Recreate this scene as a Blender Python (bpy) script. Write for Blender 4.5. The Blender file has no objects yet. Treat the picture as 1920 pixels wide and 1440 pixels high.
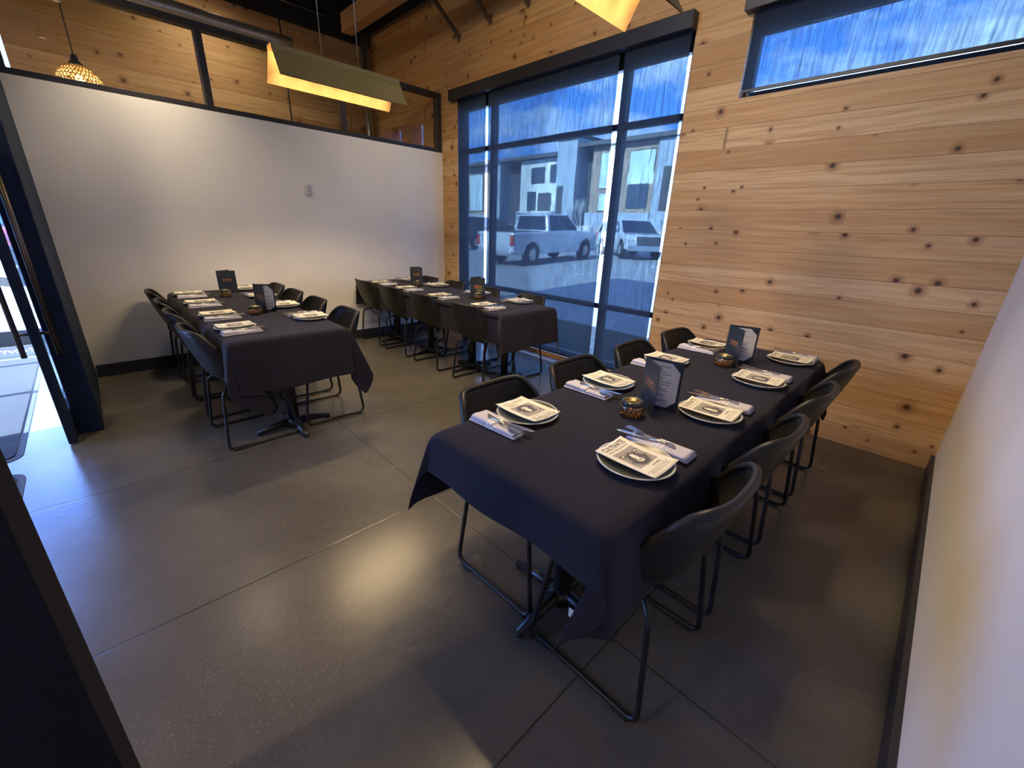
import bpy, bmesh, math, random
from mathutils import Vector, Matrix
random.seed(7)
PI = math.pi
S = bpy.context.scene
COL = S.collection

# ------------------------------------------------------------------ camera
cam_d = bpy.data.cameras.new('camera'); cam = bpy.data.objects.new('camera', cam_d); COL.objects.link(cam)
S.camera = cam
cam_d.sensor_fit = 'HORIZONTAL'; cam_d.sensor_width = 36.0; cam_d.lens = 36.0*779.23/1920.0
cam_d.clip_start = 0.02; cam_d.clip_end = 400
yaw, pitch, roll = math.radians(-45.049), math.radians(-20.22), math.radians(2.2)
fw = Vector((math.cos(pitch)*math.sin(yaw), math.cos(pitch)*math.cos(yaw), math.sin(pitch)))
rt0 = Vector((math.cos(yaw), -math.sin(yaw), 0)); up0 = rt0.cross(fw)
c_, s_ = math.cos(roll), math.sin(roll)
rt = rt0*c_+up0*s_; up = up0*c_-rt0*s_
M = Matrix((rt, up, -fw)).transposed().to_4x4(); M.translation = Vector((5.3317, -3.7961, 1.432))
cam.matrix_world = M

# ------------------------------------------------------------------ view, world, sun
S.view_settings.view_transform = 'Standard'; S.view_settings.look = 'None'
S.view_settings.gamma = 1; S.view_settings.use_curve_mapping = False
S.view_settings.exposure = 0.34
try:
    S.cycles.use_denoising = True
    S.cycles.max_bounces = 10; S.cycles.transparent_max_bounces = 16
    S.cycles.diffuse_bounces = 5; S.cycles.glossy_bounces = 4
    S.cycles.sample_clamp_indirect = 6.0; S.cycles.caustics_reflective = False; S.cycles.caustics_refractive = False
except Exception: pass

def inp(nt, sock, v):
    if v is None: return
    if isinstance(v, bpy.types.NodeSocket): nt.links.new(v, sock)
    else:
        if hasattr(sock.default_value, '__len__') and not isinstance(v, (int, float)):
            v = tuple(v); n = len(sock.default_value)
            if len(v) == 3 and n == 4: v = v+(1.0,)
        sock.default_value = v
class NT:
    def __init__(s, nt): s.nt = nt
    def n(s, t, **k):
        x = s.nt.nodes.new(t)
        for a, b in k.items(): setattr(x, a, b)
        return x
    def math(s, op, a, b=None, c=None, clamp=False):
        x = s.n('ShaderNodeMath', operation=op, use_clamp=clamp); inp(s.nt, x.inputs[0], a); inp(s.nt, x.inputs[1], b)
        if c is not None: inp(s.nt, x.inputs[2], c)
        return x.outputs[0]
    def mix(s, f, a, b, mode='MIX'):
        x = s.n('ShaderNodeMix', data_type='RGBA', blend_type=mode); inp(s.nt, x.inputs[0], f); inp(s.nt, x.inputs[6], a); inp(s.nt, x.inputs[7], b)
        return x.outputs[2]
    def noise(s, v, scale, detail=3, rough=.5, dist=0, dim='3D'):
        x = s.n('ShaderNodeTexNoise', noise_dimensions=dim); inp(s.nt, x.inputs['Vector'], v); inp(s.nt, x.inputs['Scale'], scale)
        x.inputs['Detail'].default_value = detail; x.inputs['Roughness'].default_value = rough; x.inputs['Distortion'].default_value = dist
        return x.outputs['Fac']
    def ramp(s, f, pts, interp='LINEAR'):
        x = s.n('ShaderNodeValToRGB'); x.color_ramp.interpolation = interp; e = x.color_ramp.elements
        while len(e) < len(pts): e.new(.5)
        for i, (p, c) in enumerate(pts):
            e[i].position = p; e[i].color = (c, c, c, 1) if isinstance(c, (int, float)) else tuple(c)+(1,)
        inp(s.nt, x.inputs[0], f); return x.outputs[0]
    def comb(s, x_, y_, z_):
        x = s.n('ShaderNodeCombineXYZ')
        for i, v in enumerate((x_, y_, z_)): inp(s.nt, x.inputs[i], v)
        return x.outputs[0]
    def sep(s, v):
        x = s.n('ShaderNodeSeparateXYZ'); inp(s.nt, x.inputs[0], v); return x.outputs
    def coord(s, o='Object'): return s.n('ShaderNodeTexCoord').outputs[o]
    def bump(s, h, strength=.3, dist=.01):
        x = s.n('ShaderNodeBump'); inp(s.nt, x.inputs['Height'], h); x.inputs['Strength'].default_value = strength; x.inputs['Distance'].default_value = dist
        return x.outputs[0]

W = bpy.data.worlds.new('sky'); S.world = W; W.use_nodes = True
w = NT(W.node_tree); W.node_tree.nodes.clear()
d = w.coord('Generated'); dz = w.sep(d)
grad = w.ramp(dz[2], [(0.0, (.16, .40, .95)), (.12, (.09, .28, .90)), (.5, (.035, .16, .72)), (1, (.02, .09, .5))])
cl = w.noise(w.comb(dz[0], dz[1], w.math('MULTIPLY', dz[2], 2.2)), 3.1, 6, .55, .3)
clm = w.ramp(cl, [(.47, 0), (.62, 1)])
clm = w.math('MULTIPLY', clm, w.ramp(dz[2], [(.05, .35), (.25, 1)]))
skyc = w.mix(clm, grad, (.62, .74, .95))
bg = w.n('ShaderNodeBackground'); inp(w.nt, bg.inputs[0], skyc); bg.inputs[1].default_value = 15
w.nt.links.new(bg.outputs[0], w.n('ShaderNodeOutputWorld').inputs[0])

sun_d = bpy.data.lights.new('sun', 'SUN'); sun = bpy.data.objects.new('sun', sun_d); COL.objects.link(sun)
sun_d.energy = 50; sun_d.angle = .01; sun_d.color = (.82, .91, 1)
sun.rotation_euler = Vector((-.02, .88, -.47)).to_track_quat('-Z', 'Y').to_euler()

def interior_light(name, kind, loc, energy, color, size=.1, aim=None, parent=None, spot=None, blend=1.0):
    l = bpy.data.lights.new(name, kind); o = bpy.data.objects.new(name, l); COL.objects.link(o)
    o.location = loc; l.energy = energy; l.color = color
    if kind == 'AREA': l.size = size
    else: l.shadow_soft_size = size
    if spot: l.spot_size = spot; l.spot_blend = blend
    if aim is not None: o.rotation_euler = Vector(aim).to_track_quat('-Z', 'Y').to_euler()
    if parent: o.parent = parent
    return o
WARM = (1, .74, .42)

# ------------------------------------------------------------------ materials
def mat(name, color=None, rough=.5, metal=0, build=None, **k):
    m = bpy.data.materials.new(name); m.use_nodes = True
    t = NT(m.node_tree); b = m.node_tree.nodes['Principled BSDF']
    if color is not None: b.inputs['Base Color'].default_value = tuple(color)+(1,)
    b.inputs['Roughness'].default_value = rough; b.inputs['Metallic'].default_value = metal
    for a, v in k.items(): b.inputs[a.replace('_', ' ')].default_value = v
    if build: build(t, b)
    elif color is not None:
        nz = t.noise(t.coord('Object'), 35, 3)
        inp(t.nt, b.inputs['Base Color'], t.mix(t.ramp(nz, [(.3, .0), (.7, 1)]), tuple(c*.93 for c in color), tuple(min(1, c*1.05) for c in color)))
    return m

def wood_build(axis, tint=1.0, bh=.150):
    def f(t, b):
        s = t.sep(t.coord('Object')); u = s[axis]; z = s[2]
        bi = t.math('FLOOR', t.math('DIVIDE', z, bh)); fz = t.math('FRACT', t.math('DIVIDE', z, bh))
        wn = t.n('ShaderNodeTexWhiteNoise', noise_dimensions='1D'); inp(t.nt, wn.inputs['W'], bi)
        uo = t.math('ADD', t.math('DIVIDE', u, 7.5), t.math('MULTIPLY', wn.outputs[0], 7.3))
        si = t.math('FLOOR', uo); fu = t.math('FRACT', uo)
        w2 = t.n('ShaderNodeTexWhiteNoise', noise_dimensions='3D'); inp(t.nt, w2.inputs['Vector'], t.comb(bi, si, 3.1))
        r = w2.outputs[0]
        # knots
        def knots(sc, thr, seed):
            v = t.n('ShaderNodeTexVoronoi', voronoi_dimensions='2D'); inp(t.nt, v.inputs['Vector'], t.comb(t.math('ADD', t.math('MULTIPLY', u, sc), t.math('MULTIPLY', r, seed)), t.math('ADD', t.math('MULTIPLY', t.math('ADD', fz, -.5), bh*sc), t.math('MULTIPLY', bi, 3.37)), 0))
            v.inputs['Scale'].default_value = 1; v.inputs['Randomness'].default_value = .85
            cs = t.sep(v.outputs['Color'])
            on = t.math('GREATER_THAN', cs[0], thr)
            rad = t.math('MULTIPLY_ADD', t.math('POWER', cs[1], 2.0), .09, .044)
            return v.outputs['Distance'], on, rad
        dist, on, rad = knots(4.6, .45, 31)
        q = t.math('DIVIDE', dist, rad)
        core = t.math('MULTIPLY', t.ramp(q, [(.35, 1), (.95, .0)]), on)
        halo = t.math('MULTIPLY', t.ramp(t.math('DIVIDE', q, 4), [(.1, 1), (.6, 0)]), on)
        # grain
        gz = t.math('ADD', t.math('MULTIPLY', z, 55), t.math('MULTIPLY', halo, 1.4))
        g = t.noise(t.comb(t.math('ADD', t.math('MULTIPLY', u, 2.2), t.math('MULTIPLY', r, 40)), gz, t.math('MULTIPLY', bi, 3.3)), 1, 4, .6, .6)
        g2 = t.noise(t.comb(t.math('ADD', t.math('MULTIPLY', u, .9), t.math('MULTIPLY', r, 17)), t.math('MULTIPLY', z, 16), bi), 1, 2, .5, 1.2)
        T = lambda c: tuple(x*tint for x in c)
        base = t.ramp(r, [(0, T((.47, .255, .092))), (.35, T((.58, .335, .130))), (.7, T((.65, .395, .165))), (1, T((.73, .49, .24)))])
        c = t.mix(t.ramp(g, [(.35, .0), (.68, .8)]), base, T((.42, .22, .085)))
        c = t.mix(t.ramp(g2, [(.45, .0), (.75, .4)]), c, T((.76, .54, .29)))
        c = t.mix(t.math('MULTIPLY', halo, .85), c, T((.25, .105, .032)))
        c = t.mix(core, c, (.055, .026, .012))
        gap = t.math('MAXIMUM', t.ramp(fz, [(.0, 1), (.03, 0)]), t.ramp(fu, [(0, 1), (.0006, 0)]))
        c = t.mix(t.math('MULTIPLY', gap, .8), c, (.06, .03, .015))
        inp(t.nt, b.inputs['Base Color'], c)
        inp(t.nt, b.inputs['Roughness'], .62)
        h = t.math('SUBTRACT', t.math('MULTIPLY', g, .12), gap)
        inp(t.nt, b.inputs['Normal'], t.bump(h, .35, .004))
    return f
m_woodx = mat('cedar_planks_x', build=wood_build(0))
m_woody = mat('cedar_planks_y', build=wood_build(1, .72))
m_beam = mat('glulam', (.42, .25, .11), .6)

def floor_build(t, b):
    co = t.coord('Object'); s = t.sep(co)
    n1 = t.noise(co, 1.3, 5, .6, .5); n2 = t.noise(co, 4, 2, .5); n3 = t.noise(co, 120, 2, .6)
    v = t.n('ShaderNodeTexVoronoi'); inp(t.nt, v.inputs['Vector'], co); v.inputs['Scale'].default_value = 130
    pz = t.ramp(t.noise(co, .8, 2), [(.45, 0), (.62, 1)])
    c = t.ramp(n1, [(.3, (.088, .080, .068)), (.55, (.120, .110, .093)), (.75, (.155, .142, .120))])
    c = t.mix(.2, c, (.062, .057, .050))
    c = t.mix(t.math('MULTIPLY', t.ramp(n3, [(.55, 0), (.75, .25)]), 1), c, (.21, .195, .165))
    sp = t.math('MULTIPLY', t.math('MULTIPLY', t.ramp(v.outputs['Distance'], [(.15, 1), (.32, 0)]), t.math('GREATER_THAN', t.sep(v.outputs['Color'])[0], .7)), pz)
    c = t.mix(t.math('MULTIPLY', sp, .7), c, (.32, .28, .22))
    j = None
    for ax, val in ((0, -1.2), (0, 0.0), (0, 1.13), (0, 2.41), (0, 3.63), (0, 4.81), (1, -2.69), (1, -.25), (1, -5.2), (1, -7.6)):
        dd = t.ramp(t.math('ABSOLUTE', t.math('SUBTRACT', s[ax], val)), [(.0022, 1), (.0042, 0)])
        j = dd if j is None else t.math('MAXIMUM', j, dd)
    c = t.mix(j, c, (.02, .017, .014))
    inp(t.nt, b.inputs['Base Color'], c)
    inp(t.nt, b.inputs['Roughness'], t.math('MULTIPLY_ADD', n1, .16, .17))
    h = t.math('ADD', t.math('MULTIPLY', t.noise(co, 55, 4, .65), .5), t.math('MULTIPLY', j, -1))
    inp(t.nt, b.inputs['Normal'], t.bump(t.math('ADD', t.math('MULTIPLY', t.noise(co, 26, 3, .6), .8), t.math('MULTIPLY', j, -1)), .14, .006))
m_floor = mat('polished_concrete', build=floor_build)
def plaster_build(t, b):
    co = t.coord('Object'); n = t.noise(co, 1.1, 4, .55, .4)
    inp(t.nt, b.inputs['Base Color'], t.mix(t.ramp(n, [(.35, 0), (.65, 1)]), (.76, .745, .71), (.83, .815, .78)))
    inp(t.nt, b.inputs['Normal'], t.bump(t.noise(co, 220, 2), .06, .002))
m_white = mat('painted_drywall', rough=.75, build=plaster_build)
m_black = mat('black_trim', (.022, .022, .026), .45)
m_post = mat('matte_black_post', (.010, .010, .012), .8, Specular_IOR_Level=.2)
m_frame = mat('dark_aluminium', (.028, .034, .045), .35, .4)
m_door = mat('sky_tinted_black_metal', (.012, .024, .055), .7, 0, Specular_IOR_Level=.2)  # blue of reflected skylight put into the dark base colour
m_ceil = mat('black_deck', (.006, .007, .01), .8)
m_steel = mat('galvanised_steel', (.55, .55, .54), .32, .9)
m_dsteel = mat('painted_steel', (.16, .12, .09), .6, .3)
def duct_build(t, b):
    s = t.sep(t.coord('Object')); st = t.math('FRACT', t.math('ADD', t.math('MULTIPLY', s[1], 9), t.math('MULTIPLY', s[0], 2)))
    inp(t.nt, b.inputs['Base Color'], t.mix(t.ramp(st, [(.0, 1), (.08, 0)]), (.62, .58, .50), (.3, .28, .25)))
m_duct = mat('spiral_duct', rough=.35, metal=.85, build=duct_build)
m_glass = bpy.data.materials.new('clear_glass'); m_glass.use_nodes = True
g = NT(m_glass.node_tree); m_glass.node_tree.nodes.clear()
mx = g.n('ShaderNodeMixShader'); fr = g.n('ShaderNodeFresnel'); fr.inputs[0].default_value = 1.45
tr = g.n('ShaderNodeBsdfTransparent'); tr.inputs[0].default_value = (.93, .96, .97, 1); gl = g.n('ShaderNodeBsdfGlossy'); gl.inputs['Roughness'].default_value = .01
g.nt.links.new(g.math('MULTIPLY', fr.outputs[0], .55), mx.inputs[0]); g.nt.links.new(tr.outputs[0], mx.inputs[1]); g.nt.links.new(gl.outputs[0], mx.inputs[2])
g.nt.links.new(mx.outputs[0], g.n('ShaderNodeOutputMaterial').inputs[0])

def shade_mat():
    m = bpy.data.materials.new('solar_screen_fabric'); m.use_nodes = True; t = NT(m.node_tree); m.node_tree.nodes.clear()
    s = t.sep(t.coord('Object'))
    st = t.noise(t.comb(t.math('MULTIPLY', s[0], 60), 0, t.math('MULTIPLY', s[2], 3.0)), 1, 4, .7)
    st2 = t.noise(t.comb(t.math('MULTIPLY', s[0], 26), 3, t.math('MULTIPLY', s[2], 8)), 1, 3, .7)
    k = t.math('MULTIPLY', t.ramp(st, [(.32, .50), (.68, 1.5)]), t.ramp(st2, [(.3, .8), (.7, 1.2)]))
    tc = t.mix(1.0, (.044, .060, .064), t.comb(k, k, k), 'MULTIPLY')
    tr = t.n('ShaderNodeBsdfTransparent'); inp(t.nt, tr.inputs[0], tc)
    df = t.n('ShaderNodeBsdfDiffuse'); df.inputs[0].default_value = (.022, .03, .042, 1)
    tl = t.n('ShaderNodeBsdfTranslucent'); tl.inputs[0].default_value = (.006, .010, .015, 1)
    a1 = t.n('ShaderNodeAddShader'); a2 = t.n('ShaderNodeAddShader')
    t.nt.links.new(tr.outputs[0], a1.inputs[0]); t.nt.links.new(df.outputs[0], a1.inputs[1])
    t.nt.links.new(a1.outputs[0], a2.inputs[0]); t.nt.links.new(tl.outputs[0], a2.inputs[1])
    t.nt.links.new(a2.outputs[0], t.n('ShaderNodeOutputMaterial').inputs[0]); return m
m_shade = shade_mat()

def cloth_build(t, b):
    co = t.coord('Object')
    n = t.noise(co, 2.5, 3); inp(t.nt, b.inputs['Base Color'], t.mix(n, (.014, .014, .023), (.021, .020, .031)))
    wv = t.noise(co, 900, 1); cr = t.noise(t.comb(t.sep(co)[0], t.sep(co)[1], 0), 7, 5, .6, 1.2)
    inp(t.nt, b.inputs['Normal'], t.bump(t.math('ADD', t.math('MULTIPLY', wv, .05), t.ramp(cr, [(.42, 0), (.5, .8), (.58, 0)])), .18, .004))
m_cloth = mat('black_tablecloth', rough=.9, build=cloth_build, Sheen_Weight=.06, Specular_IOR_Level=.15)
def leather_build(t, b):
    co = t.coord('Object'); v = t.n('ShaderNodeTexVoronoi'); inp(t.nt, v.inputs['Vector'], co); v.inputs['Scale'].default_value = 260
    n = t.noise(co, 6, 4); inp(t.nt, b.inputs['Base Color'], t.mix(t.ramp(n, [(.4, 0), (.65, 1)]), (.011, .011, .012), (.022, .019, .018)))
    inp(t.nt, b.inputs['Roughness'], t.math('MULTIPLY_ADD', n, .2, .33)); b.inputs['Specular IOR Level'].default_value = .38
    inp(t.nt, b.inputs['Normal'], t.bump(v.outputs['Distance'], .12, .002))
m_leather = mat('black_leather', build=leather_build)
m_iron = mat('black_powdercoat', (.016, .017, .02), .35, .3)
m_foot = mat('black_rubber', (.01, .01, .011), .6)
m_platerim = mat('plate_glaze_pale', (.62, .64, .60), .22)
m_platein = mat('plate_glaze_olive', (.10, .105, .085), .3)
m_cream = mat('cream_paper', (.93, .88, .72), .7)
m_ink = mat('dark_ink', (.03, .03, .035), .7)
m_inkfade = mat('faded_ink', (.30, .27, .22), .7)
def sketch_build(t, b):
    co = t.coord('Object'); n = t.noise(co, 420, 3, .7)
    inp(t.nt, b.inputs['Base Color'], t.mix(t.ramp(n, [(.4, 0), (.6, 1)]), (.50, .46, .38), (.33, .31, .28)))
m_sketch = mat('sketch_ground', rough=.7, build=sketch_build)
def fur_build(t, b):
    co = t.coord('Object'); n = t.noise(co, 500, 3, .8)
    inp(t.nt, b.inputs['Base Color'], t.mix(t.ramp(n, [(.42, 0), (.6, 1)]), (.025, .027, .05), (.22, .2, .2)))
m_fur = mat('sketch_fur', rough=.7, build=fur_build)
m_page = mat('grey_white_page', (.58, .60, .66), .7)
m_cover = mat('navy_cover', (.016, .026, .042), .5)
m_copper = mat('copper_foil', (.55, .19, .07), .45, .3)
def napkin_build(t, b):
    s = t.sep(t.coord('Object'))
    a = t.math('ABSOLUTE', t.math('ADD', s[0], .0)); st = t.math('FRACT', t.math('MULTIPLY', s[0], 70))
    band = t.math('LESS_THAN', a, .022)
    k = t.math('MULTIPLY', band, t.math('GREATER_THAN', st, .5))
    inp(t.nt, b.inputs['Base Color'], t.mix(k, (.58, .56, .63), (.84, .83, .87)))
    inp(t.nt, b.inputs['Normal'], t.bump(t.noise(t.coord('Object'), 160, 4, .7), .25, .003))
m_napkin = mat('grey_striped_linen', rough=.9, build=napkin_build)
m_cutlery = mat('brushed_cutlery', (.62, .58, .52), .25, 1)
m_brass = mat('aged_brass_outside', (.30, .26, .13), .5, .5)
m_brassin = mat('brass_inside', (.58, .38, .17), .5, .2)
m_flame = bpy.data.materials.new('warm_bulb'); m_flame.use_nodes = True
fb = m_flame.node_tree.nodes['Principled BSDF']; fb.inputs['Base Color'].default_value = (1, .8, .5, 1); fb.inputs['Emission Color'].default_value = (1, .62, .22, 1); fb.inputs['Emission Strength'].default_value = 14
m_white_em = bpy.data.materials.new('lamp_diffuser'); m_white_em.use_nodes = True
fb = m_white_em.node_tree.nodes['Principled BSDF']; fb.inputs['Emission Color'].default_value = (1, .82, .55, 1); fb.inputs['Emission Strength'].default_value = 6
def jar_mat():
    m = bpy.data.materials.new('mercury_glass'); m.use_nodes = True; t = NT(m.node_tree); b = m.node_tree.nodes['Principled BSDF']
    b.inputs['Base Color'].default_value = (.10, .09, .07, 1); b.inputs['Roughness'].default_value = .18; b.inputs['Metallic'].default_value = .6
    tr = t.n('ShaderNodeBsdfTranslucent'); tr.inputs[0].default_value = (1, .62, .25, 1)
    tp = t.n('ShaderNodeBsdfTransparent'); tp.inputs[0].default_value = (1, .78, .5, 1)
    m1 = t.n('ShaderNodeMixShader'); m1.inputs[0].default_value = .5
    n = t.noise(t.coord('Object'), 210, 3, .7); f = t.ramp(n, [(.54, 0), (.64, 1)])
    m2 = t.n('ShaderNodeMixShader'); t.nt.links.new(f, m2.inputs[0]); t.nt.links.new(tr.outputs[0], m1.inputs[1]); t.nt.links.new(tp.outputs[0], m1.inputs[2])
    t.nt.links.new(b.outputs[0], m2.inputs[1]); t.nt.links.new(m1.outputs[0], m2.inputs[2])
    t.nt.links.new(m2.outputs[0], m.node_tree.nodes['Material Output'].inputs[0]); return m
m_jar = jar_mat()
m_wax = mat('candle_wax', (.85, .75, .55), .5)
m_rattan = mat('woven_rattan', (.55, .34, .12), .7)
m_matm = mat('entrance_mat_grey', (.012, .018, .034), .95)
m_matb = mat('mat_border', (.05, .065, .10), .8)
m_plastic = mat('white_plastic', (.75, .74, .71), .4)

# ------------------------------------------------------------------ mesh helpers
def add_box(bm, x0, x1, y0, y1, z0, z1):
    vs = [bm.verts.new((x, y, z)) for x in (x0, x1) for y in (y0, y1) for z in (z0, z1)]
    for f in ((0, 1, 3, 2), (4, 6, 7, 5), (0, 4, 5, 1), (2, 3, 7, 6), (0, 2, 6, 4), (1, 5, 7, 3)):
        bm.faces.new([vs[i] for i in f])
def add_prism(bm, pts, axis, a, b):
    """polygon pts (2-D) extruded along axis from a to b"""
    def P(p, h):
        return {0: (h, p[0], p[1]), 1: (p[0], h, p[1]), 2: (p[0], p[1], h)}[axis]
    A = [bm.verts.new(P(p, a)) for p in pts]; B = [bm.verts.new(P(p, b)) for p in pts]
    n = len(pts)
    try: bm.faces.new(A); bm.faces.new(B[::-1])
    except ValueError: pass
    for i in range(n): bm.faces.new([A[i], B[i], B[(i+1) % n], A[(i+1) % n]])
def fillet(pts, r, n=5):
    pts = [Vector(p) for p in pts]; out = [pts[0]]
    for i in range(1, len(pts)-1):
        a, b, c = pts[i-1], pts[i], pts[i+1]
        d1 = (a-b); d2 = (c-b); k = min(r, d1.length*.45, d2.length*.45)
        p1 = b+d1.normalized()*k; p2 = b+d2.normalized()*k
        for j in range(n+1):
            s = j/n; out.append(p1*(1-s)**2+b*2*s*(1-s)+p2*s*s)
    out.append(pts[-1]); return out
def add_tube(bm, pts, r, n=10, closed=False):
    pts = [Vector(p) for p in pts]; rings = []; nrm = None
    for i, p in enumerate(pts):
        t = (pts[min(i+1, len(pts)-1)]-pts[max(i-1, 0)])
        if t.length < 1e-9: t = Vector((0, 0, 1))
        t.normalize()
        if nrm is None:
            nrm = t.orthogonal().normalized()
        nrm = (nrm-t*nrm.dot(t)).normalized(); bi = t.cross(nrm)
        rr = r[i] if isinstance(r, (list, tuple)) else r
        rings.append([bm.verts.new(p+(nrm*math.cos(2*PI*k/n)+bi*math.sin(2*PI*k/n))*rr) for k in range(n)])
    for a, b in zip(rings, rings[1:]):
        for k in range(n): bm.faces.new([a[k], a[(k+1) % n], b[(k+1) % n], b[k]])
    bm.faces.new(rings[0][::-1]); bm.faces.new(rings[-1])
def add_lathe(bm, prof, n=24, c=(0, 0, 0)):
    rings = []
    for r, z in prof:
        if r < 1e-5: rings.append([bm.verts.new((c[0], c[1], c[2]+z))])
        else: rings.append([bm.verts.new((c[0]+r*math.cos(2*PI*k/n), c[1]+r*math.sin(2*PI*k/n), c[2]+z)) for k in range(n)])
    for a, b in zip(rings, rings[1:]):
        for k in range(n):
            q = [a[k % len(a)], a[(k+1) % len(a)], b[(k+1) % len(b)], b[k % len(b)]]
            u = []
            for v in q:
                if v not in u: u.append(v)
            if len(u) > 2: bm.faces.new(u)
def add_grid(bm, f, nu, nv):
    g = [[bm.verts.new(f(i/nu, j/nv)) for j in range(nv+1)] for i in range(nu+1)]
    for i in range(nu):
        for j in range(nv): bm.faces.new([g[i][j], g[i+1][j], g[i+1][j+1], g[i][j+1]])
    return g
def obj(name, bm, m, parent=None, smooth=False, bevel=0, sub=0, solid=0, loc=None):
    if callable(bm): b = bmesh.new(); bm(b); bm = b
    bmesh.ops.recalc_face_normals(bm, faces=bm.faces)
    me = bpy.data.meshes.new(name); bm.to_mesh(me); bm.free()
    for mm in (m if isinstance(m, (list, tuple)) else [m]): me.materials.append(mm)
    if smooth:
        for p in me.polygons: p.use_smooth = True
    o = bpy.data.objects.new(name, me); COL.objects.link(o)
    if parent: o.parent = parent
    if loc is not None: o.location = loc
    if solid: q = o.modifiers.new('s', 'SOLIDIFY'); q.thickness = solid; q.offset = 0
    if bevel: q = o.modifiers.new('b', 'BEVEL'); q.width = bevel; q.segments = 2; q.limit_method = 'ANGLE'
    if sub: q = o.modifiers.new('u', 'SUBSURF'); q.levels = sub; q.render_levels = sub
    return o
def box(name, x0, x1, y0, y1, z0, z1, m, parent=None, bevel=0):
    return obj(name, lambda b: add_box(b, x0, x1, y0, y1, z0, z1), m, parent, bevel=bevel)
def tag(o, label=None, cat=None, group=None, kind=None):
    if label: o['label'] = label
    if cat: o['category'] = cat
    if group: o['group'] = group
    if kind: o['kind'] = kind
    return o
def thing(name, label, cat, loc=(0, 0, 0), rz=0, group=None):
    o = bpy.data.objects.new(name, None); COL.objects.link(o); o.location = loc; o.rotation_euler = (0, 0, rz)
    return tag(o, label, cat, group)
def struct(o, label=None, cat=None): return tag(o, label, cat, None, 'structure')
def dup(root, loc, rz, label=None, group=None, scale=None):
    r = root.copy(); COL.objects.link(r); r.location = loc; r.rotation_euler = (0, 0, rz)
    if label: r['label'] = label
    if group: r['group'] = group
    for ch in list(root.children):
        c = ch.copy(); COL.objects.link(c); c.parent = r
        for gch in ch.children:
            e = gch.copy(); COL.objects.link(e); e.parent = c
    return r
def text_mesh(name, s, size, m, parent, matrix, sx=1.0, bold=0.0, align='CENTER'):
    cu = bpy.data.curves.new(name, 'FONT'); cu.body = s; cu.size = size; cu.align_x = align; cu.align_y = 'CENTER'
    cu.offset = bold; cu.resolution_u = 2
    o = bpy.data.objects.new('tmp', cu); COL.objects.link(o)
    bpy.context.view_layer.update()
    me = bpy.data.meshes.new_from_object(o.evaluated_get(bpy.context.evaluated_depsgraph_get()))
    bpy.data.objects.remove(o)
    me.transform(matrix @ Matrix.Diagonal((sx, 1, 1, 1))); me.materials.clear(); me.materials.append(m); me.name = name
    r = bpy.data.objects.new(name, me); COL.objects.link(r); r.parent = parent; return r

# ------------------------------------------------------------------ room shell
XR = 5.591; XF = -1.845; ZT = 4.35; YB = -8.0
struct(box('floor', XF, XR+.1, YB, .12, -.12, 0, m_floor), 'grey brown polished concrete floor with saw-cut joints', 'floor')
# wood window wall: pieces round the two openings
WL, WR, WT, WB = .347, 3.424, 3.0, .045
X2, X3, Z2 = 3.842, 5.33, 2.436
def wood_wall(b):
    T = .16
    add_box(b, XF, WL, 0, T, 0, 4.12); add_box(b, WL, WR, 0, T, WT, 4.12); add_box(b, WL, WR, 0, T, -.05, WB)
    add_box(b, WR, X2, 0, T, 0, 4.12); add_box(b, X2, X3, 0, T, 0, Z2); add_box(b, X2, X3, 0, T, WT, 4.12); add_box(b, X3, XR+.1, 0, T, 0, 4.12)
struct(obj('wall_back', wood_wall, m_woodx), 'knotty cedar plank wall around the two windows', 'wall')
struct(box('trim_2', XF, XR+.1, .0, .16, 4.12, ZT, m_ceil), 'black band above the cedar planks', 'trim')
struct(box('wall_right', XR, XR+.12, YB, 0, 0, ZT, m_white), 'white painted wall at the right edge', 'wall')
struct(box('baseboard_right', XR-.02, XR, YB, -.005, 0, .115, m_black, bevel=.003), 'black baseboard along the right wall', 'baseboard')
struct(box('wall_left', -.12, 0, -3.98, 0, 0, 2.40, m_white), 'white half-height partition wall on the left', 'wall')
struct(box('baseboard_left', 0, .018, -3.97, -.001, 0, .115, m_black, bevel=.003), 'black baseboard along the left partition', 'baseboard')
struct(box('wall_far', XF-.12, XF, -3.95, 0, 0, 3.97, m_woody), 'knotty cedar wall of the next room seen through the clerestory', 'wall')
struct(box('trim_3', XF-.12, XF, -3.95, 0, 3.97, ZT, m_ceil), 'black band above the far cedar wall', 'trim')
struct(box('ceiling', XF-.15, XR+.12, YB-.1, .16, ZT, ZT+.12, m_ceil), 'black roof deck', 'ceiling')
struct(box('wall_south', 1.45, XR+.12, YB-.12, YB, 0, ZT, m_woodx), 'cedar wall behind the camera', 'wall')
struct(box('wall_entry', 1.30, 1.43, YB, -7.30, 0, ZT, m_white), 'white wall beyond the entrance', 'wall')
struct(box('wall_next', XF, 0, -4.11, -3.98, 0, ZT, m_white), 'white wall between the next room and the vestibule', 'wall')
# entrance partition: dark metal panel from the left wall to the door post
struct(box('door_1', 0.001, 1.43, -4.11, -3.982, 0, ZT, m_door, bevel=.006), 'black metal door surround with painted-in sky blue at the left edge', 'door surround')
struct(box('trim_4', 1.2, 1.43, -7.30, -4.11, 3.9, ZT, m_black), 'black header over the entrance', 'trim')
struct(box('trim_1', 4.28, 4.42, -4.13, -3.975, 0, 2.1, m_post, bevel=.004), 'black post in the near left corner of the picture', 'post')

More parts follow.
